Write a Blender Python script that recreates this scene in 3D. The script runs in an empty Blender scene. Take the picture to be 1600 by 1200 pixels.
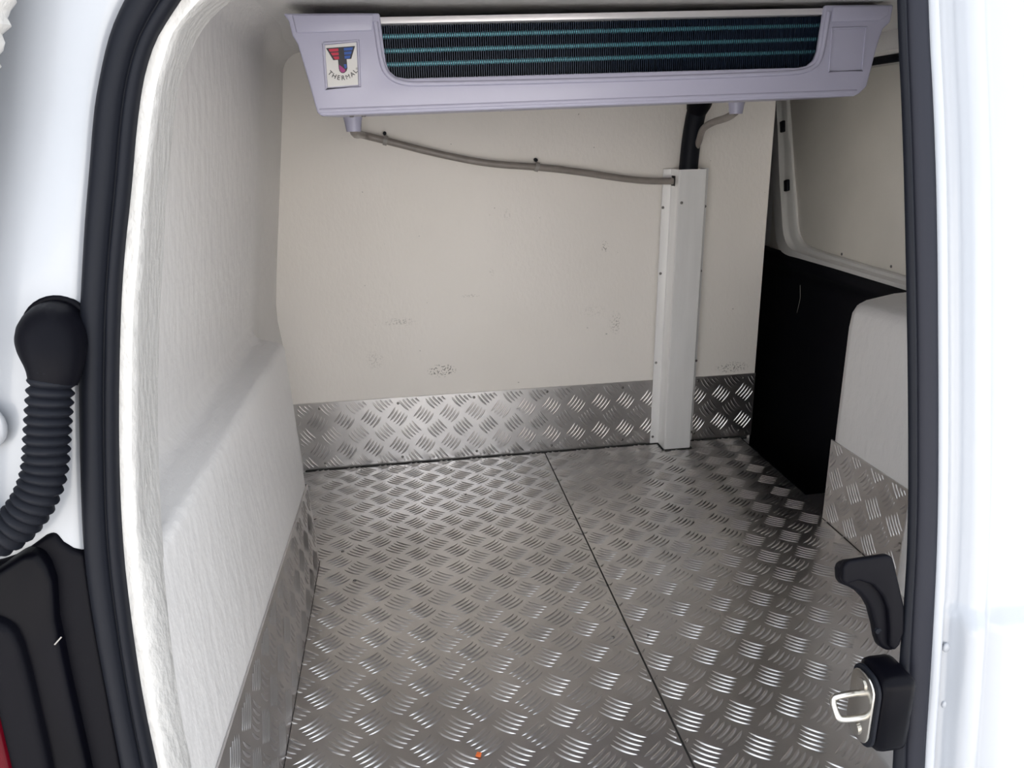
import bpy, bmesh, math, random
from mathutils import Vector, Matrix
random.seed(7)
SC = bpy.context.scene
COL = SC.collection

# ------------------------------------------------------------------ camera, world, light, exposure
cam_d = bpy.data.cameras.new('camera')
cam = bpy.data.objects.new('camera', cam_d); COL.objects.link(cam)
cam_d.sensor_fit = 'HORIZONTAL'; cam_d.sensor_width = 36.0; cam_d.lens = 27.0   # 1200 px over 1600
cam_d.clip_start = 0.02
r_, u_, b_ = (0.98924867, -0.14436813, -0.02334328), (0.06684895, 0.30442845, 0.95018658), (-0.1300703, -0.94153129, 0.3108063)
cam.matrix_world = Matrix(((r_[0], u_[0], b_[0], 0), (r_[1], u_[1], b_[1], 0), (r_[2], u_[2], b_[2], .95), (0, 0, 0, 1)))
SC.camera = cam

W = bpy.data.worlds.new('overcast'); SC.world = W; W.use_nodes = True
bg = W.node_tree.nodes['Background']
bg.inputs['Color'].default_value = (0.86, 0.92, 1.0, 1); bg.inputs['Strength'].default_value = .62
sun_d = bpy.data.lights.new('sun', 'SUN'); sun_d.energy = 4.6; sun_d.angle = math.radians(2); sun_d.color = (1.0, .96, .91)
sun = bpy.data.objects.new('sun', sun_d); COL.objects.link(sun); sun.location = (-2, 6, 8)
sun.rotation_euler = Vector((-.30, .66, .74)).to_track_quat('Z', 'Y').to_euler()    # high, from the front of the van: its rear stands in shade
SC.view_settings.view_transform = 'Standard'; SC.view_settings.look = 'None'
SC.view_settings.gamma = 1.0; SC.view_settings.use_curve_mapping = False
SC.view_settings.exposure = 2.0

# ------------------------------------------------------------------ materials
def mat(name, col, rough=.5, metal=0., coat=0., bump=None, vary=None, spec=.5, aniso=0.):
    m = bpy.data.materials.new(name); m.use_nodes = True
    nt = m.node_tree; p = nt.nodes['Principled BSDF']
    p.inputs['Base Color'].default_value = (*col, 1); p.inputs['Roughness'].default_value = rough
    p.inputs['Metallic'].default_value = metal; p.inputs['Coat Weight'].default_value = coat
    p.inputs['Specular IOR Level'].default_value = spec
    tc = nt.nodes.new('ShaderNodeTexCoord')
    if bump:
        scale, strength, stretch = bump
        mp = nt.nodes.new('ShaderNodeMapping'); mp.inputs['Scale'].default_value = stretch
        nz = nt.nodes.new('ShaderNodeTexNoise'); nz.inputs['Scale'].default_value = scale; nz.inputs['Detail'].default_value = 4
        bp = nt.nodes.new('ShaderNodeBump'); bp.inputs['Strength'].default_value = strength; bp.inputs['Distance'].default_value = .004
        nt.links.new(tc.outputs['Object'], mp.inputs['Vector']); nt.links.new(mp.outputs['Vector'], nz.inputs['Vector'])
        nt.links.new(nz.outputs['Fac'], bp.inputs['Height']); nt.links.new(bp.outputs['Normal'], p.inputs['Normal'])
    if vary:
        scale, amt, stretch = vary
        mp = nt.nodes.new('ShaderNodeMapping'); mp.inputs['Scale'].default_value = stretch
        nz = nt.nodes.new('ShaderNodeTexNoise'); nz.inputs['Scale'].default_value = scale; nz.inputs['Detail'].default_value = 6
        cr = nt.nodes.new('ShaderNodeValToRGB')
        cr.color_ramp.elements[0].position = .3; cr.color_ramp.elements[1].position = .7
        cr.color_ramp.elements[0].color = (*[c * (1 - amt) for c in col], 1); cr.color_ramp.elements[1].color = (*[min(1, c * (1 + amt * .5)) for c in col], 1)
        nt.links.new(tc.outputs['Object'], mp.inputs['Vector']); nt.links.new(mp.outputs['Vector'], nz.inputs['Vector'])
        nt.links.new(nz.outputs['Fac'], cr.inputs['Fac']); nt.links.new(cr.outputs['Color'], p.inputs['Base Color'])
    return m

M = {}
M['grp'] = mat('white gelcoat', (.69, .675, .665), .38, bump=(80, .55, (1, .6, .3)), vary=(3, .04, (1, 1, 1)))
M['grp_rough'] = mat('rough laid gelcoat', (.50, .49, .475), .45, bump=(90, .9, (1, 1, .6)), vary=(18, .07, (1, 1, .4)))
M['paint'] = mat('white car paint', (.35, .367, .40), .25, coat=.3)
M['frame_paint'] = mat('grey white door paint', (.70, .69, .67), .3, coat=.3)
M['rubber'] = mat('black rubber', (.006, .007, .011), .55, spec=.15)
M['seal_grey'] = mat('satin rubber', (.014, .015, .022), .5, spec=.15)
M['plastic'] = mat('black plastic', (.003, .003, .005), .45, spec=.07, bump=(900, .06, (1, 1, 1)))
M['gloss_black'] = mat('gloss black plastic', (.002, .002, .004), .35, spec=.08, vary=(9, .3, (1, 1, 1)))
M['trim_black'] = mat('black door trim', (.005, .005, .008), .55, spec=.2)
M['ac'] = mat('lavender white abs', (.41, .405, .52), .36, bump=(200, .03, (1, 1, 1)))
M['alu'] = mat('satin aluminium', (.84, .835, .83), .42, metal=.35, vary=(5, .05, (8, 8, 1)))
M['bar'] = mat('aluminium bar', (.72, .70, .72), .35, metal=.4)
M['tread'] = mat('aluminium tread plate', (.65, .63, .62), .30, metal=1., bump=(16, .10, (1, 1, 1)), vary=(5, .16, (1, 1, 1)))
M['screw'] = mat('dull steel screw', (.22, .21, .20), .4, metal=.9)
M['sealant'] = mat('dark joint sealant', (.018, .017, .016), .7)
M['fin'] = mat('blue coated fin', (.012, .022, .045), .35, metal=.3)
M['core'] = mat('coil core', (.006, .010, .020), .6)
M['tube'] = mat('teal coil tube', (.09, .30, .36), .3, metal=.2)
M['hose'] = mat('grey clear hose', (.25, .22, .20), .35, vary=(40, .15, (1, 1, 1)))
M['chrome'] = mat('zinc plated steel', (.56, .54, .50), .2, metal=1.)
M['red'] = mat('red lamp lens', (.07, .001, .005), .2, spec=.12)
M['label'] = mat('label paper', (.62, .61, .60), .4)
M['l_red'] = mat('print red', (.45, .015, .05), .4)
M['l_blue'] = mat('print blue', (.01, .07, .32), .4)
M['l_black'] = mat('print black', (.012, .012, .02), .4)
M['l_purple'] = mat('print purple', (.30, .02, .16), .4)
M['panel'] = mat('cream lining panel', (.78, .745, .68), .5, vary=(6, .05, (1, 1, 1)))
M['concrete'] = mat('pale concrete', (.46, .45, .44), .85, bump=(12, .3, (1, 1, 1)), vary=(2, .2, (1, 1, 1)))
M['render'] = mat('bounce wall render', (.74, .72, .69), .9, bump=(8, .3, (1, 1, 1)), vary=(1.2, .06, (1, 1, 1)))
M['orange'] = mat('orange paper', (.75, .16, .04), .6)
M['clip'] = mat('grey hose clip', (.30, .28, .26), .5)

def bulkhead_material():
    m = mat('cream gelcoat', (.745, .715, .645), .45, bump=(110, .22, (1, 1, .6)))
    nt = m.node_tree; p = nt.nodes['Principled BSDF']; L = nt.links
    tc = nt.nodes.new('ShaderNodeTexCoord')
    def math_(op, a, b=None, c=None):
        n = nt.nodes.new('ShaderNodeMath'); n.operation = op; n.use_clamp = False
        for i, v in enumerate((a, b, c)):
            if v is None: continue
            if isinstance(v, (int, float)): n.inputs[i].default_value = v
            else: L.new(v, n.inputs[i])
        return n.outputs[0]
    sep = nt.nodes.new('ShaderNodeSeparateXYZ'); L.new(tc.outputs['Object'], sep.inputs[0])
    X, Z = sep.outputs['X'], sep.outputs['Z']
    def noise(scale, detail=3):
        n = nt.nodes.new('ShaderNodeTexNoise'); n.inputs['Scale'].default_value = scale; n.inputs['Detail'].default_value = detail
        L.new(tc.outputs['Object'], n.inputs['Vector']); return n.outputs['Fac']
    fine = math_('GREATER_THAN', noise(190), .565)
    total = None
    for (x, z, rx, rz, amt) in ((.093, .285, .045, .022, 1.), (.584, .63, .012, .02, .6), (.30, .73, .012, .02, .2), (.187, .505, .03, .006, .25), (.55, .44, .04, .02, .15), (.25, .57, .008, .02, .15),
                                (-.02, .44, .05, .014, .3), (.62, .40, .02, .04, .35), (1.0, .235, .06, .02, .6), (-.1, .33, .03, .03, .2)):
        dx = math_('DIVIDE', math_('SUBTRACT', X, x), rx); dz = math_('DIVIDE', math_('SUBTRACT', Z, z), rz)
        d = math_('ADD', math_('MULTIPLY', dx, dx), math_('MULTIPLY', dz, dz))
        k = math_('MULTIPLY', math_('MAXIMUM', math_('SUBTRACT', 1., d), 0.), amt)
        total = k if total is None else math_('MAXIMUM', total, k)
    scuff = math_('MULTIPLY', math_('MULTIPLY', fine, total), 1.3)
    speck = math_('GREATER_THAN', noise(70, 1), .79)
    f = math_('MINIMUM', math_('ADD', scuff, math_('MULTIPLY', speck, .5)), .8)
    nz = nt.nodes.new('ShaderNodeValToRGB'); nz.color_ramp.elements[0].position = .3; nz.color_ramp.elements[1].position = .7
    nz.color_ramp.elements[0].color = (.83, .79, .74, 1); nz.color_ramp.elements[1].color = (.86, .82, .775, 1)
    L.new(noise(3), nz.inputs['Fac'])
    mx = nt.nodes.new('ShaderNodeMix'); mx.data_type = 'RGBA'
    L.new(f, mx.inputs['Factor']); L.new(nz.outputs['Color'], mx.inputs['A']); mx.inputs['B'].default_value = (.16, .15, .13, 1)
    L.new(mx.outputs['Result'], p.inputs['Base Color'])
    return m
M['bulkhead'] = bulkhead_material()

# ------------------------------------------------------------------ helpers
def link(name, me, m, parent=None, smooth=False):
    o = bpy.data.objects.new(name, me); COL.objects.link(o)
    if m: me.materials.append(M[m])
    if smooth:
        for p in me.polygons: p.use_smooth = True
    if parent: o.parent = parent
    return o

def mesh(name, v, f, m, parent=None, smooth=False, angle=None):
    me = bpy.data.meshes.new(name); me.from_pydata([tuple(p) for p in v], [], f); me.update()
    bm = bmesh.new(); bm.from_mesh(me); bmesh.ops.recalc_face_normals(bm, faces=bm.faces); bm.to_mesh(me); bm.free()
    o = link(name, me, m, parent, smooth)
    if angle: me.set_sharp_from_angle(angle=math.radians(angle))
    return o

def from_bm(name, bm, m, parent=None, smooth=False, angle=None):
    bmesh.ops.recalc_face_normals(bm, faces=bm.faces)
    me = bpy.data.meshes.new(name); bm.to_mesh(me); bm.free()
    o = link(name, me, m, parent, smooth or bool(angle))
    if angle: me.set_sharp_from_angle(angle=math.radians(angle))
    return o

def box_bm(x0, x1, y0, y1, z0, z1, bev=0., seg=2):
    bm = bmesh.new(); bmesh.ops.create_cube(bm, size=1)
    for v in bm.verts:
        v.co = Vector(((x0 + x1) / 2 + v.co.x * (x1 - x0), (y0 + y1) / 2 + v.co.y * (y1 - y0), (z0 + z1) / 2 + v.co.z * (z1 - z0)))
    if bev: bmesh.ops.bevel(bm, geom=list(bm.edges), offset=bev, segments=seg, profile=.5, affect='EDGES')
    return bm

def box(name, b, m, parent=None, bev=0., seg=2):
    return from_bm(name, box_bm(*b, bev=bev, seg=seg), m, parent, angle=40 if bev else None)

def loft(name, rows, m, parent=None, smooth=True, angle=None, closed=False):
    n = len(rows[0]); v = [p for r in rows for p in r]; f = []
    for i in range(len(rows) - 1):
        for j in range(n - (0 if closed else 1)):
            k = (j + 1) % n
            f.append((i * n + j, i * n + k, (i + 1) * n + k, (i + 1) * n + j))
    return mesh(name, v, f, m, parent, smooth, angle)

def resample(pts, n):
    pts = [Vector(p) for p in pts]; d = [0.]
    for a, b in zip(pts, pts[1:]): d.append(d[-1] + (b - a).length)
    out = []
    for i in range(n):
        t = d[-1] * i / (n - 1); k = 0
        while k < len(d) - 2 and d[k + 1] < t: k += 1
        s = (t - d[k]) / max(1e-9, d[k + 1] - d[k])
        out.append(pts[k].lerp(pts[k + 1], s))
    return out

def smooth_path(pts, it=3):
    """Chaikin corner cutting that keeps the ends"""
    pts = [Vector(p) for p in pts]
    for _ in range(it):
        q = [pts[0]]
        for a, b in zip(pts, pts[1:]): q += [a.lerp(b, .25), a.lerp(b, .75)]
        q.append(pts[-1]); pts = q
    return pts

def tube_rows(path, rad, seg=16):
    path = [Vector(p) for p in path]; rows = []; up = None
    for i, p in enumerate(path):
        t = (path[min(i + 1, len(path) - 1)] - path[max(i - 1, 0)]).normalized()
        if up is None:
            up = Vector((0, 0, 1)) if abs(t.z) < .9 else Vector((0, 1, 0))
        a = (up - t * up.dot(t)).normalized(); b = t.cross(a); up = a
        r = rad(i / (len(path) - 1)) if callable(rad) else (rad[i] if isinstance(rad, list) else rad)
        rows.append([p + a * (r * math.cos(2 * math.pi * k / seg)) + b * (r * math.sin(2 * math.pi * k / seg)) for k in range(seg)])
    return rows

def tube(name, path, rad, m, parent=None, seg=16, caps=True):
    rows = tube_rows(path, rad, seg); n = seg
    v = [p for r in rows for p in r]; f = []
    for i in range(len(rows) - 1):
        for j in range(n):
            k = (j + 1) % n; f.append((i * n + j, i * n + k, (i + 1) * n + k, (i + 1) * n + j))
    if caps: f.append(tuple(range(n))); f.append(tuple(range((len(rows) - 1) * n, len(rows) * n)))
    return mesh(name, v, f, m, parent, True, 50)

def prism(name, poly, thick, m, parent=None, bev=0., seg=2):
    """poly: 3d outline; thick: extrusion vector"""
    bm = bmesh.new(); t = Vector(thick)
    a = [bm.verts.new(p) for p in poly]; fa = bm.faces.new(a)
    r = bmesh.ops.extrude_face_region(bm, geom=[fa])
    bmesh.ops.translate(bm, vec=t, verts=[g for g in r['geom'] if isinstance(g, bmesh.types.BMVert)])
    if bev:
        bmesh.ops.recalc_face_normals(bm, faces=bm.faces)
        ed = [e for e in bm.edges if len(e.link_faces) == 2 and e.calc_face_angle(0) > .5]
        bmesh.ops.bevel(bm, geom=ed, offset=bev, segments=seg, profile=.5, affect='EDGES', clamp_overlap=True)
    return from_bm(name, bm, m, parent, angle=45 if bev else None)

def empty(name, loc=(0, 0, 0)):
    o = bpy.data.objects.new(name, None); COL.objects.link(o); o.location = loc; o.empty_display_size = .05
    return o

def attach(o, parent):
    """parent while keeping world placement (parents only have a location)"""
    o.parent = parent; o.matrix_parent_inverse = Matrix.Translation(-parent.location)
    return o

def tag(o, label, cat, group=None):
    o['label'] = label; o['category'] = cat
    if group: o['group'] = group
    return o

def struct(o, label=None, cat=None):
    o['kind'] = 'structure'
    if label: o['label'] = label
    if cat: o['category'] = cat
    return o

def screw_mesh(r, h):
    bm = bmesh.new()
    rows = []
    for (q, z) in ((1., 0), (.95, .5), (.6, .95), (0, 1)):
        if q == 0: rows.append([bm.verts.new((0, 0, h))]); continue
        rows.append([bm.verts.new((r * q * math.cos(k * math.pi / 4), r * q * math.sin(k * math.pi / 4), h * z)) for k in range(8)])
    for a, b in zip(rows, rows[1:]):
        for k in range(8):
            if len(b) == 1: bm.faces.new((a[k], a[(k + 1) % 8], b[0]))
            else: bm.faces.new((a[k], a[(k + 1) % 8], b[(k + 1) % 8], b[k]))
    me = bpy.data.meshes.new('screw'); bm.to_mesh(me); bm.free()
    for p in me.polygons: p.use_smooth = True
    return me
SCREW = screw_mesh(.0042, .0022); SCREW.materials.append(M['screw'])
def screw(p, n, parent, name='screw'):
    o = bpy.data.objects.new(name, SCREW); COL.objects.link(o)
    o.rotation_mode = 'QUATERNION'; o.rotation_quaternion = Vector(n).to_track_quat('Z', 'Y'); o.location = Vector(p)
    o.parent = parent; o.matrix_parent_inverse = Matrix.Translation(-parent.location)
    return o

def inside(pt, poly):
    x, y = pt; c = False
    for (x0, y0), (x1, y1) in zip(poly, poly[1:] + poly[:1]):
        if (y0 > y) != (y1 > y) and x < (x1 - x0) * (y - y0) / (y1 - y0) + x0: c = not c
    return c

def ribs(name, poly, place, c0, pu, pv, ang, parent, L=.047, wid=.0068, ht=.0022, step=.0105, sag=.0024):
    """five-bar embossing clipped to a 2-d outline; place(u, v, h) gives the point in space"""
    us = [p[0] for p in poly]; vs = [p[1] for p in poly]; V = []; F = []
    i0, i1 = math.floor((min(us) - c0[0]) / pu) - 1, math.ceil((max(us) - c0[0]) / pu) + 1
    j0, j1 = math.floor((min(vs) - c0[1]) / pv) - 1, math.ceil((max(vs) - c0[1]) / pv) + 1
    N = 8
    for i in range(i0, i1 + 1):
        for j in range(j0, j1 + 1):
            for typ in (0, 1):
                cu, cv = c0[0] + pu * (i + .5 * typ), c0[1] + pv * (j + .5 * typ)
                a = math.radians(-ang if typ == 0 else ang)
                d = (math.cos(a), math.sin(a))
                q = (-abs(d[1]), -abs(d[0])) if typ == 0 else (abs(d[1]), -abs(d[0]))
                for k in range(-2, 3):
                    run = []
                    for s in range(N + 1):
                        t = -1 + 2 * s / N
                        off = k * step + sag * (1 - t * t)
                        u = cu + d[0] * t * L / 2 + q[0] * off; v = cv + d[1] * t * L / 2 + q[1] * off
                        if not inside((u, v), poly):
                            if len(run) >= 3: break
                            run = []; continue
                        run.append((u, v, math.sqrt(max(0, 1 - t * t)) ** .8))
                    if len(run) < 3: continue
                    b = len(V)
                    for (u, v, w) in run:
                        h = wid / 2 * max(w, .06)
                        for (e, z) in ((-1, -.0004), (-.45, .75), (0, 1), (.45, .75), (1, -.0004)):
                            V.append(place(u + q[0] * h * e, v + q[1] * h * e, ht * z * max(w, .1) if z > 0 else z))
                    for s in range(len(run) - 1):
                        for e in range(4):
                            F.append((b + s * 5 + e, b + s * 5 + e + 1, b + s * 5 + e + 6, b + s * 5 + e + 5))
    me = bpy.data.meshes.new(name); me.from_pydata([tuple(p) for p in V], [], F); me.update()
    bm = bmesh.new(); bm.from_mesh(me); bmesh.ops.recalc_face_normals(bm, faces=bm.faces); bm.to_mesh(me); bm.free()
    o = link(name, me, 'tread', parent, True); o['kind'] = 'stuff'
    return o

def interp(x, xs, ys):
    if x <= xs[0]: return ys[0]
    for a, b, c, d in zip(xs, xs[1:], ys, ys[1:]):
        if x <= b: return c + (d - c) * (x - a) / (b - a)
    return ys[-1]
def sstep(a, b, x):
    t = max(0., min(1., (x - a) / (b - a))); return t * t * (3 - 2 * t)      # a > b gives the falling step

BH = 2.185          # face of the front partition
def rear(z): return .56 + .2 * z      # the leaning plane of the rear doorway

# outline curves of the doorway, metres (x, y, z)
SO = [(-0.2207, 0.7733, 1.0667), (-0.2322, 0.7695, 1.0476), (-0.2407, 0.7654, 1.0269), (-0.2489, 0.7602, 1.0009), (-0.2558, 0.7553, 0.9767), (-0.2651, 0.7454, 0.9268), (-0.2723, 0.7383, 0.8914), (-0.2785, 0.731, 0.8549), (-0.2875, 0.72, 0.7998), (-0.2941, 0.7093, 0.7465), (-0.3031, 0.6905, 0.6527), (-0.3074, 0.6783, 0.5913), (-0.3059, 0.6648, 0.5241), (-0.3019, 0.6525, 0.4627), (-0.2966, 0.6358, 0.3791)]
SI = [(-0.1784, 0.7733, 1.0666), (-0.1894, 0.7705, 1.0526), (-0.2018, 0.7671, 1.0355), (-0.2108, 0.7632, 1.0161), (-0.2185, 0.7587, 0.9936), (-0.2274, 0.751, 0.9548), (-0.2352, 0.7424, 0.9119), (-0.248, 0.7307, 0.8536), (-0.2573, 0.7196, 0.7982), (-0.2701, 0.6991, 0.6957), (-0.2777, 0.6792, 0.5962), (-0.2776, 0.6626, 0.513), (-0.275, 0.6478, 0.4391), (-0.2694, 0.6351, 0.3753)]
LB = [(-0.157, 0.7785, 1.0674), (-0.1824, 0.774, 1.0448), (-0.1925, 0.769, 1.0201), (-0.2018, 0.7645, 0.9973), (-0.2109, 0.7573, 0.9615), (-0.2211, 0.7483, 0.9166), (-0.2322, 0.7354, 0.8522), (-0.2437, 0.7243, 0.7963), (-0.2549, 0.7041, 0.6957), (-0.2635, 0.6861, 0.6057), (-0.265, 0.6766, 0.558), (-0.2655, 0.6648, 0.499), (-0.2646, 0.6543, 0.4463), (-0.2607, 0.639, 0.37)]
LA = [(-0.1504, 0.8764, 1.0821), (-0.1722, 0.8732, 1.0661), (-0.1881, 0.8693, 1.0465), (-0.1995, 0.8649, 1.0245), (-0.2068, 0.8613, 1.0066), (-0.2135, 0.8577, 0.9885), (-0.2231, 0.8485, 0.9424), (-0.2349, 0.8362, 0.8809), (-0.2411, 0.8278, 0.839), (-0.2514, 0.8151, 0.7757), (-0.263, 0.7962, 0.6812), (-0.266, 0.778, 0.620), (-0.2529, 0.7133, 0.5664), (-0.2538, 0.7069, 0.5343), (-0.2541, 0.6956, 0.4781), (-0.2521, 0.6801, 0.4003), (-0.2463, 0.6679, 0.3394)]
def on_face(p):
    k = (-.2445 - .0147 * p[2] / .53) / p[0]
    return (p[0] * k, p[1] * k, .95 + (p[2] - .95) * k)
LA = [on_face(p) if p[1] < .75 else p for p in LA]
def extend(c, top, bottom, off):
    t = [(x, rear(z) + off, z) for x, z in top]; b = [(x, rear(z) + off, z) for x, z in bottom]
    return t[::-1] + c + b
SOx = extend(SO, [(-.203, 1.086), (-.175, 1.107), (-.13, 1.124), (-.06, 1.135), (.1, 1.142), (1.40, 1.145)], [(-.292, .25), (-.288, .12), (-.280, .02), (-.25, -.06), (-.18, -.09), (1.40, -.09)], 0)
SIx = extend(SI, [(-.160, 1.083), (-.13, 1.098), (-.09, 1.106), (-.04, 1.110), (.1, 1.112), (1.40, 1.115)], [(-.265, .25), (-.26, .12), (-.250, .03), (-.23, -.03), (-.17, -.06), (1.40, -.06)], 0)
LBx = extend(LB, [(-.135, 1.082), (-.105, 1.092), (-.06, 1.098), (0, 1.100), (.1, 1.101), (1.40, 1.104)], [(-.256, .25), (-.252, .12), (-.243, .03), (-.22, -.015), (-.16, -.04), (1.40, -.04)], .005)
LAx = extend(LA, [(-.125, 1.093), (-.095, 1.100), (-.05, 1.103), (0, 1.104), (.1, 1.105), (1.40, 1.107)], [(-.2515, .25), (-.248, .12), (-.2455, .04), (-.22, -.005), (-.16, -.02), (1.40, -.02)], .05)
LAx = [(x, rear(z) + .10, z) if i < 6 else (x, y, z) for i, (x, y, z) in enumerate(LAx)]

def split_even(c, ntop, nmid, nbot, kt, kb):
    top = smooth_path(c[:kt + 1], 2); mid = smooth_path(c[kt:len(c) - kb], 2); bot = smooth_path(c[len(c) - kb - 1:], 2)
    return resample(top, ntop) + resample(mid, nmid)[1:] + resample(bot, nbot)[1:]
cSO, cSI, cLB, cLA = [split_even(c, 44, 60, 34, 6, 6) for c in (SOx, SIx, LBx, LAx)]

# ------------------------------------------------------------------ ground, added bounce wall and the outer shell of the van
struct(mesh('ground', [(-9, -9, -.62), (9, -9, -.62), (9, 9, -.62), (-9, 9, -.62)], [(0, 1, 2, 3)], 'concrete'), 'pale concrete yard the van stands on', 'ground')
struct(box('bounce_wall_rear', (-9, 9, -7.4, -7.0, -.62, 2.8), 'render'), 'unseen pale wall added to bounce sunlight into the back of the van', 'wall')  # added out of view behind the camera to throw sunlight through the rear doorway

# ------------------------------------------------------------------ left wall with its wheel box
far_z = [.0, .381, .483, .644, .814, .976, 1.136]; far_x = [-.335, -.352, -.362, -.340, -.314, -.290, -.268]
A_up = [p for p in LAx if p[2] <= 1.0 and p[1] > .775][::-1]
az = [p[2] for p in A_up]; ax = [p[0] for p in A_up]
A_lo = [p for p in LAx if p[1] < .75][::-1]
A_lo = [p for p in A_lo if p[2] > .03]
lz = [p[2] for p in A_lo]; lx = [p[0] for p in A_lo]; ly = [p[1] for p in A_lo]
def xw(y, z): return interp(z, far_z, far_x) + .026 * (1 - sstep(1.62, 1.95, y))
def zt(y): return .540 + .025 * (1.636 - y)
def xf_(z): return -.2445 - .0147 * (z / .53)
def left_rows():
    far_ys = [.90 + .69 * i / 24 for i in range(25)] + [1.60, 1.608, 1.615, 1.621, 1.627, 1.632, 1.637, 1.642, 1.648, 1.654, 1.662] + [1.68 + .525 * i / 14 for i in range(15)]
    rows = []
    spec = [('f', i / 11) for i in range(12)] + [('r', i / 6) for i in range(1, 7)] + [('t', i / 4) for i in range(1, 4)] + [('l', i / 5) for i in range(6)] + [('w', i / 14) for i in range(1, 15)] + [('c', i / 6) for i in range(1, 7)]
    for kind, s in spec:
        row = []
        z_near = zt(.7)
        if kind in 'fr': zz = s * (z_near - .03) if kind == 'f' else z_near - .02
        if kind in 'fr': y0 = interp(zz, lz, ly) - .005
        elif kind in 'tl': y0 = interp(.56, lz, ly) + .012
        else: y0 = None
        zw = .64 + (1.10 - .64) * s
        if y0 is None: y0 = rear(zw if kind == 'w' else 1.10) + .06
        ys = [y0 + (.90 - y0) * u for u in (0, .02, .06, .12, .2, .3, .4, .5, .6, .7, .8, .9)] + far_ys
        for y in ys:
            zb = zt(y); R = .015; Rf = .032
            w = math.sqrt(max(0, 1 - sstep(1.622, 1.654, y)))
            if kind == 'f': z = -.03 + (zb - R + .03) * s; x = xf_(z)
            elif kind == 'r':
                a = s * math.pi / 2; z = zb - R + R * math.sin(a); x = xf_(zb) - R + R * math.cos(a)
            elif kind in 'tl':
                xa, xb = xf_(zb) - R, xw(y, zb + Rf) + Rf * .9
                if xb > xa - .002: xb = xa - .002
                if kind == 't': x = xa + (xb - xa) * s * .97; z = zb + .006 * s
                else:
                    a = s * math.pi / 2; x = xb + (xw(y, zb + Rf) - xb) * math.sin(a); z = zb + .006 + Rf * (.15 * s * (1 - w) + (1 - math.cos(a))) / (1 + .15 * (1 - w))
            elif kind == 'w':
                z = zb + Rf + .006 + (1.105 - zb - Rf - .006) * s; x = xw(y, z)
            else:
                a = s * math.pi / 2; xq = xw(y, 1.105); z = 1.105 + .055 * math.sin(a); x = xq + .06 * (1 - math.cos(a))
            if kind in 'frtl': x = xw(y, z) + (x - xw(y, z)) * w
            row.append((x, y, z))
        rows.append(row)
    return rows
wl = struct(loft('wall_left', left_rows(), 'grp'), 'white moulded wall lining with a raised wheel box on the left', 'wall')
box('outer_skin', (-.62, -.60, .62, 2.9, -.45, 1.2), 'paint', wl)

# doorway lip: cut edge, reveal and the hidden return of the lining
def mix(a, b, t): return [p.lerp(q, t) for p, q in zip(a, b)]
def push(c, d): return [p + Vector(d) for p in c]
back_edge = [Vector((p.x - .16 * (1 if p.z < 1.0 else max(.0, min(1, (.3 - p.x) / .4))), p.y + .004, p.z + .12 * sstep(.98, 1.08, p.z) - .10 * sstep(.05, -.01, p.z))) for p in cLA]
outer = [p.copy() for p in cSO]
lip_rows = [push(mix(cSI, cSO, .8), (0, .004, 0)), push(cSI, (0, .004, 0)), mix(push(cSI, (0, .003, 0)), cLB, .45), mix(push(cSI, (0, .0, 0)), cLB, .8), mix(cLB, cLA, .04), mix(cLB, cLA, .16), mix(cLB, cLA, .5), mix(cLB, cLA, .85), cLA, mix(cLA, back_edge, .08), mix(cLA, back_edge, .5)]
def bulge(row, k):
    return [p + Vector((.6, -.8, 0)) * (k * sstep(.62, .55, p.z) * sstep(-.02, .05, p.z)) for p in row]
lip_rows[5] = bulge(lip_rows[5], .0025); lip_rows[6] = bulge(lip_rows[6], .0055); lip_rows[7] = bulge(lip_rows[7], .0025)
lip_rows = [list(r) for r in zip(*lip_rows)]
struct(loft('trim_1', lip_rows, 'grp_rough', angle=58), 'rough white moulded lip around the rear door opening', 'trim')

# ------------------------------------------------------------------ ceiling, partition, floor base, right wall
ce = struct(box('ceiling', (-.30, 1.32, .86, 2.9, 1.158, 1.19), 'grp'), 'white moulded van ceiling', 'ceiling')
box('roof_skin', (-.62, 1.5, .74, 2.95, 1.2, 1.23), 'paint', ce)
wf = struct(box('wall_front', (-.46, 1.079, BH, BH + .05, -.06, 1.17), 'bulkhead', bev=.006), 'cream scuffed partition wall at the front of the load space', 'wall')
box('cab_panel', (-.62, 1.5, 2.86, 2.90, -.5, 1.2), 'trim_black', wf)

fl = struct(box('floor', (-.40, 1.035, .58, BH + .04, -.05, -.007), 'grp'), 'load space floor covered with two tread plates', 'floor')
box('floor_pan', (-.62, 1.38, .70, 2.9, -.50, -.47), 'trim_black', fl)
box('rear_sill', (-.62, 1.38, .60, .64, -.50, -.05), 'paint', fl)
def floor_plate(poly, c0, name='floor_plate'):
    o = prism(name, [(x, y, -.0045) for x, y in poly], (0, 0, .0045), 'tread', fl)
    cx = sum(p[0] for p in poly) / len(poly); cy = sum(p[1] for p in poly) / len(poly)
    inner = []
    ribs('tread_ribs', poly, lambda u, v, h: (u, v, h), c0, .0925, .0775, 38, o)
    return o
polyL = [(-.241, .60), (.3964, .60), (.3964, 2.174), (-.338, 2.174), (-.338, 1.66), (-.241, 1.642)]
polyR = [(.3998, .60), (.680, .60), (.692, .905), (1.012, .905), (1.012, 1.625), (1.037, 1.63), (1.037, 2.174), (.3998, 2.174)]
pL = floor_plate(polyL, (.313, .978)); pR = floor_plate(polyR, (.519, .932))
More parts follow.
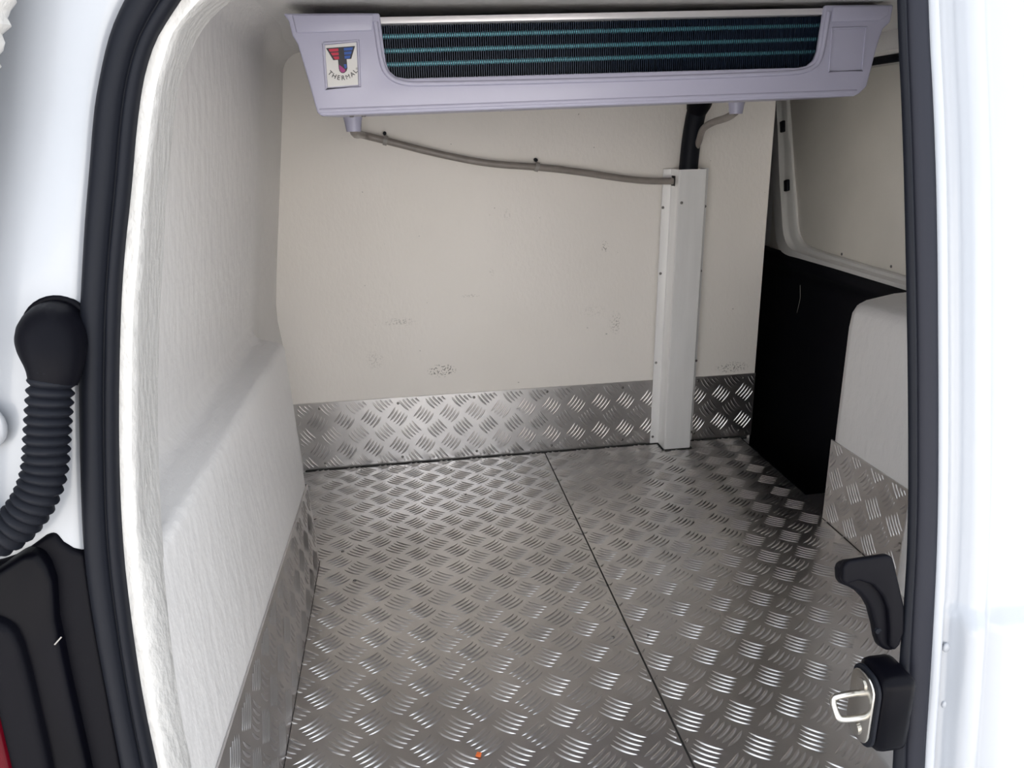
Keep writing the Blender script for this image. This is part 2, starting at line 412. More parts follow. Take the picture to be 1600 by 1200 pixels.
def strip(p, q, w, h, parent):
    p, q = Vector((*p, 0)), Vector((*q, 0)); d = (q - p).normalized(); n = Vector((-d.y, d.x, 0)) * w / 2
    return prism('joint_seal', [p - n + Vector((0, 0, -.006)), q - n + Vector((0, 0, -.006)), q + n + Vector((0, 0, -.006)), p + n + Vector((0, 0, -.006))], (0, 0, .006 + h), 'sealant', parent)
strip((.3981, .60), (.3981, 2.176), .0036, .0003, fl)
strip((-.33, 2.1765), (1.06, 2.1765), .010, .0015, fl)
strip((-.2425, .62), (-.2425, 1.64), .005, .0012, fl)
strip((1.0135, .92), (1.0135, 1.62), .005, .0012, fl)
for x, y in ((-.271, 1.86), (-.19, 1.68), (-.155, 1.545), (.13, 1.93), (.10, 2.10), (.36, 1.245)): screw((x, y, 0), (0, 0, 1), pL)
for x, y in ((.43, 1.238), (.47, 2.13), (.93, 2.12)): screw((x, y, 0), (0, 0, 1), pR)

def right_rows():
    rows = []
    prof = [(0, -.03), (0, .25), (.002, .50), (.006, .535), (.016, .552), (.034, .56), (.10, .572), (.16, .575)]
    for y in (.60, 1.10, 1.26, 1.29, 1.305, 1.312, 1.32, 1.40, 1.55, 1.595, 1.612, 1.621, 1.625, 1.626):
        dx = -.018 * (1 - sstep(1.29, 1.317, y)); rd = .014 * sstep(1.606, 1.625, y) ** 2
        rows.append([(1.016 + dx + a + rd, y, z + .018 * max(0, (1.62 - y) / .3) * (z > .4) if z > .4 else z) for a, z in prof])
    rows.append([(1.2, 1.627, z) for a, z in prof])
    return rows
wr = struct(loft('wall_right', right_rows(), 'grp', angle=60), 'white moulded wheel box beside the side door on the right', 'wall')
box('upper_lining', (1.12, 1.16, .66, 1.44, .56, 1.17), 'grp', wr, bev=.005)
box('header_lining', (1.17, 1.31, 1.40, 2.7, 1.112, 1.17), 'grp', wr, bev=.012)
box('outer_skin', (1.36, 1.38, .62, 2.9, -.5, 1.2), 'paint', wr)
tube('header_seal', [(1.235, 1.42, 1.104), (1.235, 2.62, 1.104)], .011, 'rubber', wr, 10)

# ------------------------------------------------------------------ tread-plate skirtings
bf = struct(box('baseboard_front', (-.345, 1.078, BH - .004, BH - .0005, .002, .2115), 'tread'), 'aluminium tread plate skirting along the partition wall', 'skirting')
ribs('tread_ribs', [(-.336, .006), (1.074, .006), (1.074, .2085), (-.336, .2085)], lambda u, v, h: (u, BH - .004 - h, v), (-.164, .106), .078, .093, 52, bf, L=.045)
for x, z in ((-.042, .194), (.185, .196), (-.04, .021), (.187, .021), (.646, .194), (.648, .021), (1.038, .199), (1.036, .022), (.888, .199), (.884, .024), (.409, .198), (.421, .02), (-.27, .194), (-.27, .02)):
    screw((x, BH - .0042, z), (0, -1, 0), bf)
def kl_x(z): return xf_(z) + .0035
def kl_top(y): return .204 + .061 * (1.636 - y) / .886
ys = [.66 + .976 * i / 12 for i in range(13)]
bl = struct(mesh('baseboard_left',
    [p for y in ys for p in ((kl_x(0), y, .001), (kl_x(kl_top(y)), y, kl_top(y)), (kl_x(kl_top(y)) - .003, y, kl_top(y)), (kl_x(0) - .003, y, .001))],
    [(i * 4 + a, i * 4 + (a + 1) % 4, i * 4 + 4 + (a + 1) % 4, i * 4 + 4 + a) for i in range(12) for a in range(4)] + [(0, 1, 2, 3), (48, 51, 50, 49)], 'tread'), 'aluminium tread plate skirting below the left wheel box', 'skirting')
ribs('tread_ribs', [(.67, .006), (1.632, .006), (1.632, .199), (.67, .256)], lambda u, v, h: (kl_x(v) + h, u, v), (1.0, .085), .0775, .0925, 52, bl)
mesh('end_return', [(kl_x(0), 1.636, .001), (kl_x(.2), 1.636, .204), (-.335, 1.668, .204), (-.335, 1.668, .001)], [(0, 1, 2, 3)], 'tread', bl)
br = struct(mesh('baseboard_right', [(1.0155, 1.318, .001), (1.0155, 1.6225, .001), (1.0155, 1.6225, .2155), (1.0155, 1.318, .221), (1.0125, 1.318, .001), (1.0125, 1.6225, .001), (1.0125, 1.6225, .2155), (1.0125, 1.318, .221)],
    [(0, 1, 2, 3), (4, 5, 6, 7), (0, 1, 5, 4), (1, 2, 6, 5), (2, 3, 7, 6), (3, 0, 4, 7)], 'tread'), 'aluminium tread plate skirting below the right wheel box', 'skirting')
ribs('tread_ribs', [(1.321, .005), (1.619, .005), (1.619, .212), (1.321, .217)], lambda u, v, h: (1.0125 - h, u, v), (1.545, .172), .0775, .0925, 52, br)

# ------------------------------------------------------------------ rear pillar, doorway seal
pil_rows = []
for i, p in enumerate(cSO):
    row = []
    wx = 1 if p.z < 1.0 else max(0, min(1, (.25 - p.x) / .4))
    wz = sstep(.98, 1.10, p.z) - sstep(.05, -.05, p.z)
    for d, dy in ((-.016, .010), (.0, .004), (.004, -.001), (.010, -.003), (.03, -.0035), (.05, -.004), (.07, -.002), (.085, .004), (.095, .003), (.105, -.006), (.118, -.012), (.15, -.012), (.20, .0), (.26, .05), (.31, .16)):
        row.append((p.x - d * wx, p.y + dy, p.z + d * wz))
    pil_rows.append(row)
tp = struct(loft('trim_2', pil_rows, 'paint'), 'white painted body pillar around the rear doorway', 'pillar')
bm = bmesh.new(); bmesh.ops.create_uvsphere(bm, u_segments=20, v_segments=10, radius=1)
for v in bm.verts: v.co = Vector((-.370 + v.co.x * .016, .690 + v.co.y * .006, .716 + v.co.z * .020))
from_bm('pressed_bump', bm, 'paint', tp, True)

seal_prof = [(-.02, .004), (.0, -.004), (.06, -.011), (.18, -.0155), (.34, -.0175), (.5, -.017), (.62, -.0135), (.68, -.008), (.71, -.0065), (.75, -.0095), (.84, -.0105), (.95, -.0085), (1.02, -.003), (1.04, .006)]
seal_rows = []
for o_, i_ in zip(cSO, cSI):
    if o_.x > .93: continue
    seal_rows.append([o_.lerp(i_, t) + Vector((0, h + .045 * sstep(.40, .54, o_.x), 0)) for t, h in seal_prof])
sl = loft('door_seal', seal_rows, 'rubber')
tag(sl, 'black rubber door seal running around the rear doorway on the left pillar', 'seal')

# ------------------------------------------------------------------ closed right rear door
RI = [(0.4981, 0.7731, 1.0655), (0.5021, 0.7617, 1.0085), (0.5061, 0.7505, 0.9527), (0.5101, 0.7299, 0.8496), (0.5133, 0.7112, 0.7559), (0.5159, 0.6913, 0.6567), (0.5173, 0.6681, 0.5406), (0.5151, 0.6553, 0.4764), (0.5104, 0.6443, 0.4213), (0.5065, 0.6323, 0.3616), (0.5032, 0.6206, 0.3031), (0.5004, 0.6137, 0.2684)]
RG = [(0.5063, 0.7731, 1.0655), (0.5103, 0.7617, 1.0084), (0.5138, 0.7505, 0.9526), (0.5195, 0.7272, 0.8359), (0.5227, 0.7111, 0.7554), (0.5247, 0.6912, 0.6561), (0.5262, 0.668, 0.5398), (0.5227, 0.6526, 0.4628), (0.5204, 0.6411, 0.4057), (0.5181, 0.6281, 0.3404), (0.5159, 0.6133, 0.2663)]
RO = [(0.531, 0.7731, 1.0654), (0.5368, 0.7606, 1.0032), (0.5414, 0.7479, 0.9397), (0.5457, 0.7296, 0.8482), (0.5481, 0.7108, 0.754), (0.5505, 0.6908, 0.6542), (0.5518, 0.6675, 0.5375), (0.5499, 0.6541, 0.4707), (0.5472, 0.6405, 0.4027), (0.5436, 0.6267, 0.3335), (0.5393, 0.6126, 0.263)]
def col_at(c):
    zs = [p[2] for p in c][::-1]; xs = [p[0] for p in c][::-1]
    return lambda z: interp(z, zs, xs)
fI, fG, fO = col_at(RI), col_at(RG), col_at(RO)
zz = [-.08 + i * .01 for i in range(40)] + [.32 + .0075 * i for i in range(112)]
zz = [z for z in zz if z <= 1.15]
def sm(fn, z): return sum(fn(z + d) for d in (-.05, -.025, 0, .025, .05)) / 5
skin = []
for z in zz:
    x0 = sm(fO, z); y0 = rear(z); st = 1 - sstep(.437, .449, z); row = []
    for d, dy in ((-.004, .03), (-.004, .0), (-.002, -.006), (.001, -.0092), (.005, -.0095), (.008, -.006), (.0105, -.001), (.014, .0015), (.021, .0015), (.025, -.004), (.029, -.013), (.035, -.019), (.043, -.0205), (.048, -.018), (.053, -.0145), (.058, -.0142), (.066, -.0165), (.08, -.0178), (.12, -.019), (.2, -.02), (.3, -.018), (.45, -.006), (.6, .06)):
        dy += .006 * st * (1 if .047 < d < .06 else 0)
        k = sstep(.012, .03, d)
        row.append((x0 + d - .006 * st * k, y0 + dy - .012 * st * k, z))
    skin.append(row)
d1 = struct(loft('door_1', skin, 'paint'), 'closed white right rear door with a black seal along its edge', 'door')
lin = []
for z in (-.06, .2, .5, .8, 1.0, 1.12):
    y0 = rear(z); lin.append([(.625, y0 + .004, z), (.625, y0 + .055, z), (.64, y0 + .07, z), (1.16, y0 + .07, z), (1.16, y0 + .004, z)])
loft('door_lining', lin, 'grp', d1, smooth=False)
srows = []; grows = []
for z in zz:
    a, g, o_ = sm(fI, z), sm(fG, z), sm(fO, z); y0 = rear(z)
    grows.append([(a + .04, y0 + .03, z), (a + .014, y0 + .014, z), (a + .004, y0 + .005, z), (a + .000, y0 + .000, z), (a + (g - a) * .45, y0 - .007, z), (a + (g - a) * .85, y0 - .005, z), (g, y0 + .000, z), (g + .003, y0 + .004, z)])
    w = o_ - g
    srows.append([(g - .002, y0 + .006, z), (g + w * .02, y0 - .001, z), (g + w * .1, y0 - .005, z), (g + w * .3, y0 - .0065, z), (g + w * .7, y0 - .0065, z), (g + w * .92, y0 - .004, z), (o_ - .0005, y0 + .002, z), (o_ + .0, y0 + .02, z)])
loft('edge_seal', grows, 'rubber', d1)
loft('edge_panel', srows, 'seal_grey', d1)
loft('door_edge', [[(sm(fI, z) + .012, rear(z) + .006, z), (sm(fI, z) + .05, rear(z) + .03, z), (.63, rear(z) + .05, z)] for z in zz], 'rubber', d1)
for x, z in ((.5552, .401), (.5549, .3357)):
    bm = bmesh.new(); bmesh.ops.create_uvsphere(bm, u_segments=14, v_segments=8, radius=1)
    for v in bm.verts: v.co = Vector((x + .008 + v.co.x * .0045, rear(z) - .002 + v.co.y * .003, z + v.co.z * .006))
    from_bm('plug', bm, 'paint', d1, True)
# inner pull handle
hp = [(.4394, .5064), (.448, .509), (.488, .509), (.4965, .5057), (.504, .480), (.5116, .4498), (.5125, .428), (.509, .412), (.5007, .4044), (.493, .4045), (.4856, .4097), (.482, .420), (.4795, .434), (.4741, .4538), (.4680, .4645), (.4592, .4740), (.4500, .4800), (.4416, .4839), (.438, .4885), (.4375, .500)]
hd = prism('pull_handle', [(x + .004, rear(z) + .003, z - .004) for x, z in hp], (.002, .016, -.006), 'plastic', d1, bev=.004, seg=3)
gp = [(1315, 882), (1322, 875), (1384, 872), (1392, 877), (1403, 920), (1411, 952), (1411, 988), (1404, 1006), (1396, 1014), (1389, 1008), (1389, 980), (1386, 952), (1378, 932), (1362, 914), (1340, 905), (1318, 909), (1314, 902)]
prism('grip_face', [(.4394 + (a_ - 1313) * .00074, rear(.5064 - (b2 - 880) * .000756) - .004, .5064 - (b2 - 880) * .000756) for a_, b2 in gp], (.001, .010, -.003), 'plastic', hd, bev=.0035, seg=3)
tube('screw_recess', [(.4865, rear(.428) + .0030, .424), (.4865, rear(.428) + .006, .424)], .0035, 'rubber', hd, 12)
# latch block
lt = from_bm('latch', box_bm(.470, .512, .604, .658, .296, .392, bev=.012, seg=3), 'gloss_black', d1, angle=40)
mesh_pts = []
def rr(cy, cz, hy, hz, r, n=5):
    out = []
    for sx, sz, a0 in ((1, 1, 0), (-1, 1, 90), (-1, -1, 180), (1, -1, 270)):
        for k in range(n + 1):
            a = math.radians(a0 + 90 * k / n); out.append((cy + sx * (hy - r) + r * math.cos(a), cz + sz * (hz - r) + r * math.sin(a)))
    return out
prism('gasket', [(.4705, y, z) for y, z in rr(.631, .344, .024, .046, .018)], (-.004, 0, 0), 'rubber', lt, bev=.001)
pt = prism('striker_plate', [(.4665, y, z) for y, z in rr(.631, .344, .0205, .042, .0165)], (-.0035, 0, 0), 'chrome', lt, bev=.0008)
loop = smooth_path([(.466, .640, .353), (.440, .640, .352), (.434, .638, .350), (.434, .624, .338), (.440, .622, .336), (.466, .622, .336)], 2)
tube('striker_loop', loop, .0037, 'chrome', lt, 12)
for z in (.372, .314):
    tube('bolt', [(.4635, .631, z), (.461, .631, z)], .0075, 'chrome', lt, 12)

# ------------------------------------------------------------------ side sliding door seen through the gap on the right
d2 = struct(box('door_2', (1.285, 1.33, 1.45, 2.75, -.35, 1.13), 'frame_paint'), 'closed side sliding door with a cream upper panel and black lower trim', 'door')
pn = box('lining_panel', (1.279, 1.286, 1.46, 2.56, .545, 1.094), 'panel', d2, bev=.002)
for y, z in ((2.541, .985), (2.483, .835), (2.405, .626), (2.258, .580), (2.103, .588), (1.865, .590), (1.66, .592)): screw((1.279, y, z), (-1, 0, 0), pn, 'rivet')
def yz(path, it=2):
    return [(p.x, p.y) for p in smooth_path([(a, b, 0) for a, b in path], it)]
o2 = yz([(2.62, 1.12), (2.565, .985), (2.53, .80), (2.517, .739), (2.48, .61), (2.45, .552), (2.36, .54), (2.0, .54), (1.45, .54)])
i2 = yz([(2.535, 1.12), (2.482, .985), (2.425, .80), (2.385, .70), (2.372, .645), (2.336, .594), (2.27, .584), (2.0, .578), (1.45, .575)])
n2 = 60
o2 = resample([(a, b, 0) for a, b in o2], n2); i2 = resample([(a, b, 0) for a, b in i2], n2)
fr_rows = []
for a, b in zip(o2, i2):
    row = []
    for t, x in ((0, 1.286), (.0, 1.262), (.06, 1.252), (.3, 1.250), (.55, 1.250), (.62, 1.262), (.7, 1.266), (.92, 1.266), (1., 1.272), (1., 1.280)):
        p = a.lerp(b, t); row.append((x, p.x, p.y))
    fr_rows.append(row)
loft('frame', fr_rows, 'frame_paint', d2, angle=50)
for y, z in ((2.502, .948), (2.438, .765)):
    k = from_bm('clip', box_bm(-.006, .006, -.012, .012, -.018, .018, bev=.003), 'rubber', d2, angle=40)
    k.location = (1.262, y, z); k.rotation_euler = (math.radians(-12), 0, 0)
tr_rows = []
for y in (1.48, 1.70, 1.9, 2.1, 2.3, 2.42, 2.48, 2.60):
    h = .006 * sstep(2.2, 2.45, y)
    tr_rows.append([(x, y, z - h) for x, z in ((1.286, .553), (1.262, .553), (1.246, .548), (1.240, .538), (1.240, .524), (1.246, .512), (1.262, .500), (1.266, .47), (1.262, .30), (1.255, .05), (1.25, -.1), (1.25, -.35))])
td = loft('lower_trim', tr_rows, 'trim_black', d2, angle=60)
tube('scratch', [(1.2655, 2.30, .46), (1.2648, 2.29, .42), (1.264, 2.30, .37)], .0008, 'clip', td, 6)
# step well below the floor edge
sw = empty('side_step', (1.14, 2.1, -.2))
tag(sw, 'black plastic step well between the floor edge and the side door', 'step')
attach(box('tread', (1.082, 1.255, 1.63, 2.80, -.26, -.23), 'trim_black'), sw)
attach(box('riser', (1.037, 1.0445, 1.755, 2.183, -.24, -.004), 'trim_black'), sw)
attach(box('end_riser', (1.030, 1.262, 1.70, 1.753, -.24, -.001), 'trim_black'), sw)
attach(box('floor_apron', (1.0375, 1.20, 1.6285, 1.753, -.03, -.0005), 'tread'), sw)

# ------------------------------------------------------------------ evaporator unit under the ceiling
AY = 1.40
ac = empty('evaporator_unit', (.37, 1.6, 1.0))
tag(ac, 'white refrigeration evaporator with a blue finned coil hanging under the ceiling', 'cooling unit')
outL = [(-.164, 1.1415), (-.1565, 1.130), (-.153, 1.108), (-.146, 1.095), (-.136, 1.046), (-.1255, .990), (-.119, .984)]
outR = [(.842, .999), (.852, 1.004), (.865, 1.016), (.877, 1.086), (.884, 1.112), (.897, 1.123), (.899, 1.152)]
winR = [(.768, 1.1515), (.762, 1.076), (.757, 1.062), (.745, 1.0525), (.728, 1.0495)]
winL = [(.026, 1.0415), (.010, 1.044), (-.001, 1.053), (-.0055, 1.067), (-.0105, 1.1415)]
fpoly = outL + outR + winR + winL
def ac_y(z): return AY + .0
fp = prism('front_panel', [(x, AY, z) for x, z in fpoly], (0, .010, 0), 'ac', bev=.0035, seg=3); attach(fp, ac)
# raised margin round the coil opening and along the foot
rim = smooth_path([(-.018, AY, 1.128), (-.0135, AY, 1.065), (-.004, AY, 1.045), (.018, AY, 1.0335), (.05, AY, 1.0315), (.40, AY, 1.034), (.70, AY, 1.040), (.742, AY, 1.043), (.764, AY, 1.054), (.7705, AY, 1.072), (.776, AY, 1.14)], 2)
attach(tube('opening_rim', rim, .0042, 'ac', None, 8), ac)
attach(tube('foot_rib', [(-.121, AY + .002, .9925), (.36, AY + .002, 1.0), (.845, AY + .002, 1.007)], .0045, 'ac', None, 8), ac)
# tray: sides and underside lofted backwards
ring0 = outL + outR
depth_rows = []
for dy, sx, sz in ((.006, 1., 0.), (.10, .985, .001), (.25, .955, .003), (.40, .92, .010), (.46, .90, .03)):
    row = []
    for x, z in ring0:
        row.append((.37 + (x - .37) * sx, AY + dy, z + sz * (1 if z < 1.05 else .2)))
    depth_rows.append(row)
attach(loft('tray', depth_rows, 'ac', None, angle=35), ac)
attach(prism('back_panel', [(.37 + (x - .37) * .9, AY + .455, max(z, 1.02)) for x, z in ring0], (0, .006, 0), 'ac'), ac)
# upper corners, moulded step over the label and the blank field
attach(prism('corner_step', [(-.150, AY - .003, 1.139), (-.146, AY - .003, 1.112), (-.024, AY - .003, 1.1145), (-.0205, AY - .003, 1.139)], (0, .006, 0), 'ac', bev=.002), ac)
attach(prism('corner_step', [(.783, AY - .003, 1.149), (.782, AY - .003, 1.124), (.874, AY - .003, 1.1255), (.889, AY - .003, 1.134), (.890, AY - .003, 1.150)], (0, .006, 0), 'ac', bev=.002), ac)
def frame_strip(q, w, name):
    c = Vector((sum(p[0] for p in q) / 4, 0, sum(p[1] for p in q) / 4))
    pts = [Vector((x, AY - .0005, z)) for x, z in q]; pts.append(pts[0])
    return attach(tube(name, pts, w, 'ac', None, 6), ac)
frame_strip([(.785, 1.114), (.850, 1.1145), (.851, 1.043), (.787, 1.042)], .0022, 'blank_field_border')
frame_strip([(-.1045, 1.096), (-.0485, 1.100), (-.0515, 1.030), (-.1065, 1.0265)], .0025, 'label_border')
# metal bar, coil core, tubes and fins
attach(prism('top_bar', [(-.012, AY + .006, 1.1262), (.772, AY + .006, 1.1372), (.772, AY + .006, 1.1475), (-.012, AY + .006, 1.1362)], (0, .05, 0), 'bar', bev=.001), ac)
attach(box('coil_core', (-.014, .775, AY + .055, AY + .12, 1.03, 1.135), 'core'), ac)
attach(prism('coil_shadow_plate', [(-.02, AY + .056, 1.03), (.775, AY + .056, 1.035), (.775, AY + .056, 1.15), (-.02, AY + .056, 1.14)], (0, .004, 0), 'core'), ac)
for (a, b) in ((1.109, 1.122), (1.0865, 1.099), (1.065, 1.078)):
    attach(tube('coil_tube', [(-.014, AY + .0292, a), (.776, AY + .0292, b)], .0042, 'tube', None, 10), ac)
fv, ff = [], []
nf = 205
for i in range(nf):
    x = -.012 + .786 * i / (nf - 1); zl, zh = 1.034 + .006 * i / nf, 1.125 + .011 * i / nf; b = len(fv); t = .0007
    for xx in (x - t, x + t):
        fv += [(xx, AY + .0235, zl), (xx, AY + .055, zl), (xx, AY + .055, zh), (xx, AY + .0235, zh)]
    ff += [(b, b + 1, b + 2, b + 3), (b + 4, b + 7, b + 6, b + 5), (b, b + 3, b + 7, b + 4), (b, b + 4, b + 5, b + 1), (b + 3, b + 2, b + 6, b + 7)]
fo = mesh('coil_fins', fv, ff, 'fin'); fo['kind'] = 'stuff'; attach(fo, ac)
# drain spouts and screws under the tray
for x, y, z in ((-.083, 1.72, .978), (.799, 1.82, .998)):
    attach(tube('drain_spout', [(x, y, z + .02), (x, y, z), (x, y, z - .018)], [.022, .0175, .015], 'ac', None, 16), ac)
for x in (-.073, -.052): s = screw((x, 1.48, .985), (0, 0, -1), ac)
# maker's label
lb = prism('label', [(-.1025, AY - .0008, 1.0935), (-.0515, AY - .0008, 1.0975), (-.0540, AY - .0008, 1.0325), (-.1040, AY - .0008, 1.0295)], (0, .0008, 0), 'label'); attach(lb, ac)
lb['label'] = 'white label with a red and blue winged emblem and the word THERMAL'
LY = AY - .0012
def flat(name, polys, m, y=LY):
    v, f = [], []
    for p in polys:
        b = len(v); v += [(x, y, z) for x, z in p]; f.append(tuple(range(b, b + len(p))))
    o = mesh(name, v, f, m); attach(o, ac); o.parent = lb; o.matrix_parent_inverse = Matrix()
    return o
# lb keeps world coordinates (its parent only shifts its own basis), so children use the same frame
def tilt(x, z): return (x, z + .06 * (x + .078))
def P(*pts): return [tilt(x, z) for x, z in pts]
flat('emblem_black', [P((-.1012, 1.0905), (-.0540, 1.0905), (-.0618, 1.0715), (-.0693, 1.0715), (-.0693, 1.0575), (-.0711, 1.0535), (-.0745, 1.0510), (-.0775, 1.0505), (-.0805, 1.0515), (-.0828, 1.0545), (-.0835, 1.0580), (-.0835, 1.0715), (-.0912, 1.0715))], 'l_black', LY)
st = []; sb = []
for k, (z0, z1) in enumerate(((1.0888, 1.0845), (1.0828, 1.0785), (1.0768, 1.0724))):
    xl = lambda z: -.0985 + (1.0905 - z) * .55; xr = lambda z: -.0567 - (1.0905 - z) * .42
    st.append(P((xl(z0), z0), (-.0815, z0), (-.0815, z1), (xl(z1), z1))); sb.append(P((-.0725, z0), (xr(z0), z0), (xr(z1), z1), (-.0725, z1)))
flat('emblem_red', st, 'l_red', LY - .0003); flat('emblem_blue', sb + [P((-.0750, 1.0640), (-.0705, 1.0640), (-.0705, 1.0585), (-.0735, 1.0570))], 'l_blue', LY - .0003)
flat('emblem_purple', [P((-.0825, 1.0640), (-.0785, 1.0610), (-.0735, 1.0560), (-.0725, 1.0548), (-.0745, 1.0522), (-.0775, 1.0515), (-.0805, 1.0528), (-.0822, 1.0560))], 'l_purple', LY - .0003)
dg = None
word = 'THERMAL'
letters = []
for i, ch in enumerate(word):
    cu = bpy.data.curves.new('t', 'FONT'); cu.body = ch; cu.size = .0100; cu.align_x = 'CENTER'; cu.offset = 0 if ch == 'M' else .00012
    to = bpy.data.objects.new('t', cu); COL.objects.link(to); letters.append(to)
cu = bpy.data.curves.new('t', 'FONT'); cu.body = '\u00ae'; cu.size = .0045; cu.align_x = 'CENTER'
to = bpy.data.objects.new('t', cu); COL.objects.link(to); letters.append(to)
bpy.context.view_layer.update(); dg = bpy.context.evaluated_depsgraph_get()
angs = [-47, -31, -15.5, -.5, 16, 33, 47, 57]
for to, a in zip(letters, angs):
    me = bpy.data.meshes.new_from_object(to.evaluated_get(dg)); ar = math.radians(a)
    R_ = .0278 if a < 50 else .0262
    cx, cz = -.0775, 1.0713
    for v in me.vertices:
        lx_, ly_ = v.co.x, v.co.y - .0035
        x = cx + (R_ - ly_) * math.sin(ar) + lx_ * math.cos(ar); z = cz - (R_ - ly_) * math.cos(ar) + lx_ * math.sin(ar)
        tx, tz = tilt(x, z); v.co = Vector((tx, LY - .0002, tz))
    me.materials.clear()
    o = link('letter', me, 'l_black'); o.parent = lb
for to in letters: bpy.data.objects.remove(to)

# ------------------------------------------------------------------ drain hoses, pipe, cover
hz = smooth_path([(-.083, 1.72, .968), (-.083, 1.75, .955), (-.085, 2.10, .955), (-.080, 2.165, .953), (-.024, 2.165, .938), (.106, 2.165, .902), (.244, 2.165, .871), (.382, 2.165, .859), (.493, 2.165, .844), (.622, 2.165, .821), (.70, 2.165, .811), (.775, 2.160, .809)], 3)
h1 = tube('drain_hose', hz, .0095, 'hose', None, 12)
tag(h1, 'long grey drain hose running across the partition wall to the metal pipe cover', 'hose')
for x, z in ((-.024, .938), (.383, .859)):
    c = tube('hose_clip', [(x - .005, 2.165, z + .0015), (x + .005, 2.165, z - .0015)], .0125, 'clip', h1, 14)
    tube('clip_nail', [(x - .001, 2.183, z + .019), (x - .001, 2.168, z + .018)], .005, 'rubber', c, 8)
h2 = tube('drain_hose', smooth_path([(.799, 1.82, .985), (.797, 1.86, .972), (.799, 1.95, .965), (.808, 2.04, .951), (.819, 2.085, .935), (.826, 2.112, .916), (.825, 2.135, .895), (.816, 2.15, .88)], 3), .0088, 'hose', None, 12)
tag(h2, 'short grey drain hose curving into the black pipe', 'hose')
pp = tube('insulated_pipe', smooth_path([(.826, 2.02, 1.075), (.8205, 2.085, 1.045), (.818, 2.120, 1.0), (.815, 2.140, .93), (.812, 2.147, .85), (.812, 2.147, .78)], 3), .0262, 'rubber', None, 18)
tag(pp, 'black insulated refrigerant pipe dropping from the evaporator into the metal cover', 'pipe')
pb = tube('pipe_wrap', [(.821, 2.082, 1.05), (.8195, 2.108, 1.015), (.818, 2.120, .995)], [.032, .034, .028], 'plastic', pp, 16)

pc = empty('pipe_cover', (.805, 2.15, .0))
tag(pc, 'tall aluminium channel cover screwed to the partition wall', 'cover')
x0b, x0t, x1b, x1t = .764, .775, .850, .858       # box sides at foot and head
fy = 2.118
TT = .842
prof = lambda a, b: [(a - .026, 2.1775), (a - .026, 2.1755), (a - .002, 2.1755), (a, 2.1735), (a + .0005, fy + .003), (a + .0035, fy), (b - .0035, fy), (b - .0005, fy + .003), (b, 2.1735), (b + .002, 2.1755), (b + .026, 2.1755), (b + .026, 2.1775)]
rows = [[(x, y, z) for x, y in prof(x0b + (x0t - x0b) * z / TT, x1b + (x1t - x1b) * z / TT)] for z in (.003, .2, .4, .6, .8, TT)]
# the left flange is notched at the top for the hose
attach(loft('channel', rows, 'alu', None, angle=35), pc)
attach(box('hose_slot', (.7735, .7758, 2.146, 2.174, .796, .824), 'sealant'), pc)
attach(prism('foot_gasket', [(x0b - .004, fy - .004, .0005), (x1b + .004, fy - .004, .0005), (x1b + .004, 2.174, .0005), (x0b - .004, 2.174, .0005)], (0, 0, .003), 'sealant'), pc)
for x, z in ((.752, .735), (.879, .734), (.752, .544), (.876, .546), (.748, .269), (.877, .267), (.746, .025), (.872, .03)):
    screw((x, 2.1753, z), (0, -1, 0), pc)
screw((.786, fy - .0002, .752), (0, -1, 0), pc)

# ------------------------------------------------------------------ cable conduit on the left pillar
cd = empty('cable_conduit', (-.31, .70, .79))
tag(cd, 'black corrugated rubber cable conduit hanging from the left body pillar', 'conduit')
path = smooth_path([(-.299, .680, .7762), (-.3045, .6745, .7549), (-.3125, .666, .7117), (-.3170, .661, .6845), (-.3255, .6566, .663), (-.3385, .653, .6445), (-.3559, .650, .6292), (-.3824, .648, .6233), (-.44, .645, .62)], 3)
NR = 30; path = resample(path, NR * 6 + 1)
rad = [.0150 + .0036 * (.5 - .5 * math.cos(2 * math.pi * (i / 6))) ** .7 for i in range(len(path))]
attach(tube('corrugated_sleeve', path, rad, 'rubber', None, 20), cd)
head = smooth_path([(-.309, .735, .790), (-.3085, .714, .791), (-.306, .698, .789), (-.3025, .687, .780), (-.3010, .680, .768), (-.303, .676, .755)], 3)
hn = len(head)
def hr(t): return .0285 - .0100 * sstep(.38, 1.0, t)
attach(tube('elbow_boot', head, hr, 'plastic', None, 24), cd)
ring = [Vector((-.3075 + .0275 * math.cos(a), .7165 + .2 * .0275 * math.sin(a), .7925 + .0275 * math.sin(a))) for a in [2 * math.pi * k / 32 for k in range(33)]]
attach(tube('boot_flange', ring, .0035, 'plastic', None, 8, caps=False), cd)

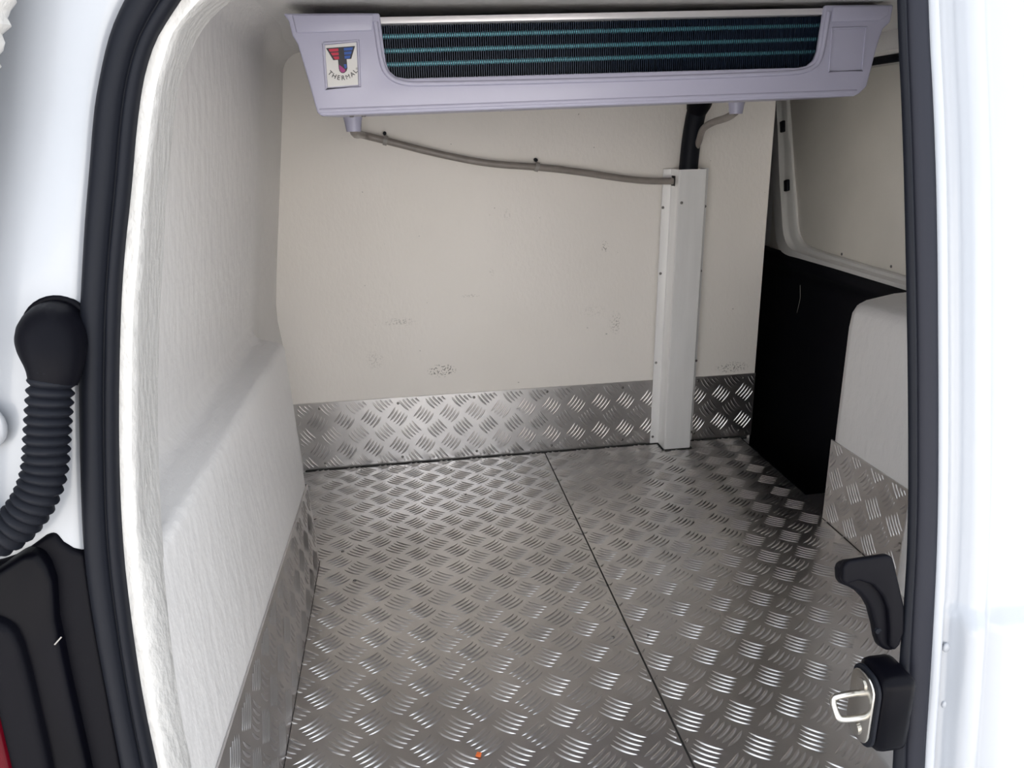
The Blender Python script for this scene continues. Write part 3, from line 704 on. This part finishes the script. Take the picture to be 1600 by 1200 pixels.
# ------------------------------------------------------------------ tail lamp at the lower left
tl = empty('tail_lamp', (-.36, .65, .4))
tag(tl, 'black tail lamp housing with a red lens at the lower left corner', 'lamp')
def at_rear(pts, off): return [(x, rear(z) + off, z) for x, z in pts]
base = [(-.3375, .612), (-.330, .614), (-.3242, .604), (-.316, .597), (-.3065, .592), (-.305, .528), (-.3015, .469), (-.297, .387), (-.290, .25), (-.287, .15), (-.52, .15), (-.52, .56), (-.40, .586), (-.3597, .598)]
attach(prism('housing', at_rear(base, -.008), (0, .03, 0), 'plastic', bev=.004, seg=3), tl)
arch = [(-.352, .604), (-.340, .603), (-.334, .590), (-.331, .575), (-.333, .54), (-.329, .48), (-.322, .40), (-.312, .25), (-.52, .25), (-.52, .56), (-.385, .585)]
attach(prism('lamp_body', at_rear(arch, -.022), (0, .03, 0), 'gloss_black', bev=.007, seg=3), tl)
body = [(-.372, .549), (-.364, .543), (-.359, .525), (-.3555, .497), (-.350, .43), (-.340, .25), (-.52, .25), (-.52, .59), (-.42, .575)]
attach(prism('lens_surround', at_rear(body, -.034), (0, .03, 0), 'plastic', bev=.006, seg=3), tl)
lens = [(-.41, .520), (-.3835, .4855), (-.3805, .45), (-.377, .41), (-.365, .25), (-.52, .25), (-.52, .54)]
attach(prism('red_lens', at_rear(lens, -.040), (0, .03, 0), 'red', bev=.004, seg=3), tl)
tube('scuff_mark', [(-.3345, rear(.52) - .0225, .520), (-.329, rear(.523) - .0195, .525)], .0007, 'clip', None, 6).parent = tl
bpy.data.objects['scuff_mark'].matrix_parent_inverse = Matrix.Translation(-tl.location)

# ------------------------------------------------------------------ opened left door, only its hinge-side lining edge is seen
od_rows = []
for z in [-.05, .3, .6, .9] + [.98 + .006 * i for i in range(20)] + [1.15]:
    y0 = rear(z) - .05; xe = -.2891 - .37 * (1.059 - z) + .003 * math.sin(z * 400)
    xe = max(xe, -.45)
    od_rows.append([(xe - .70, y0 - .16, z), (xe - .03, y0 - .030, z), (xe - .005, y0 - .018, z), (xe, y0 - .004, z), (xe - .004, y0 + .006, z), (xe - .035, y0 + .008, z), (xe - .70, y0 - .10, z)])
struct(loft('door_3', od_rows, 'grp_rough', angle=50), 'opened left rear door with a rough white lining edge', 'door')

# ------------------------------------------------------------------ a scrap on the floor
sc_ = prism('paper_scrap', [(.062, .985, .0024), (.070, .982, .0020), (.073, .990, .0030), (.066, .994, .0022)], (0, 0, .0006), 'orange')
tag(sc_, 'tiny orange paper scrap lying on the tread plate floor', 'scrap')
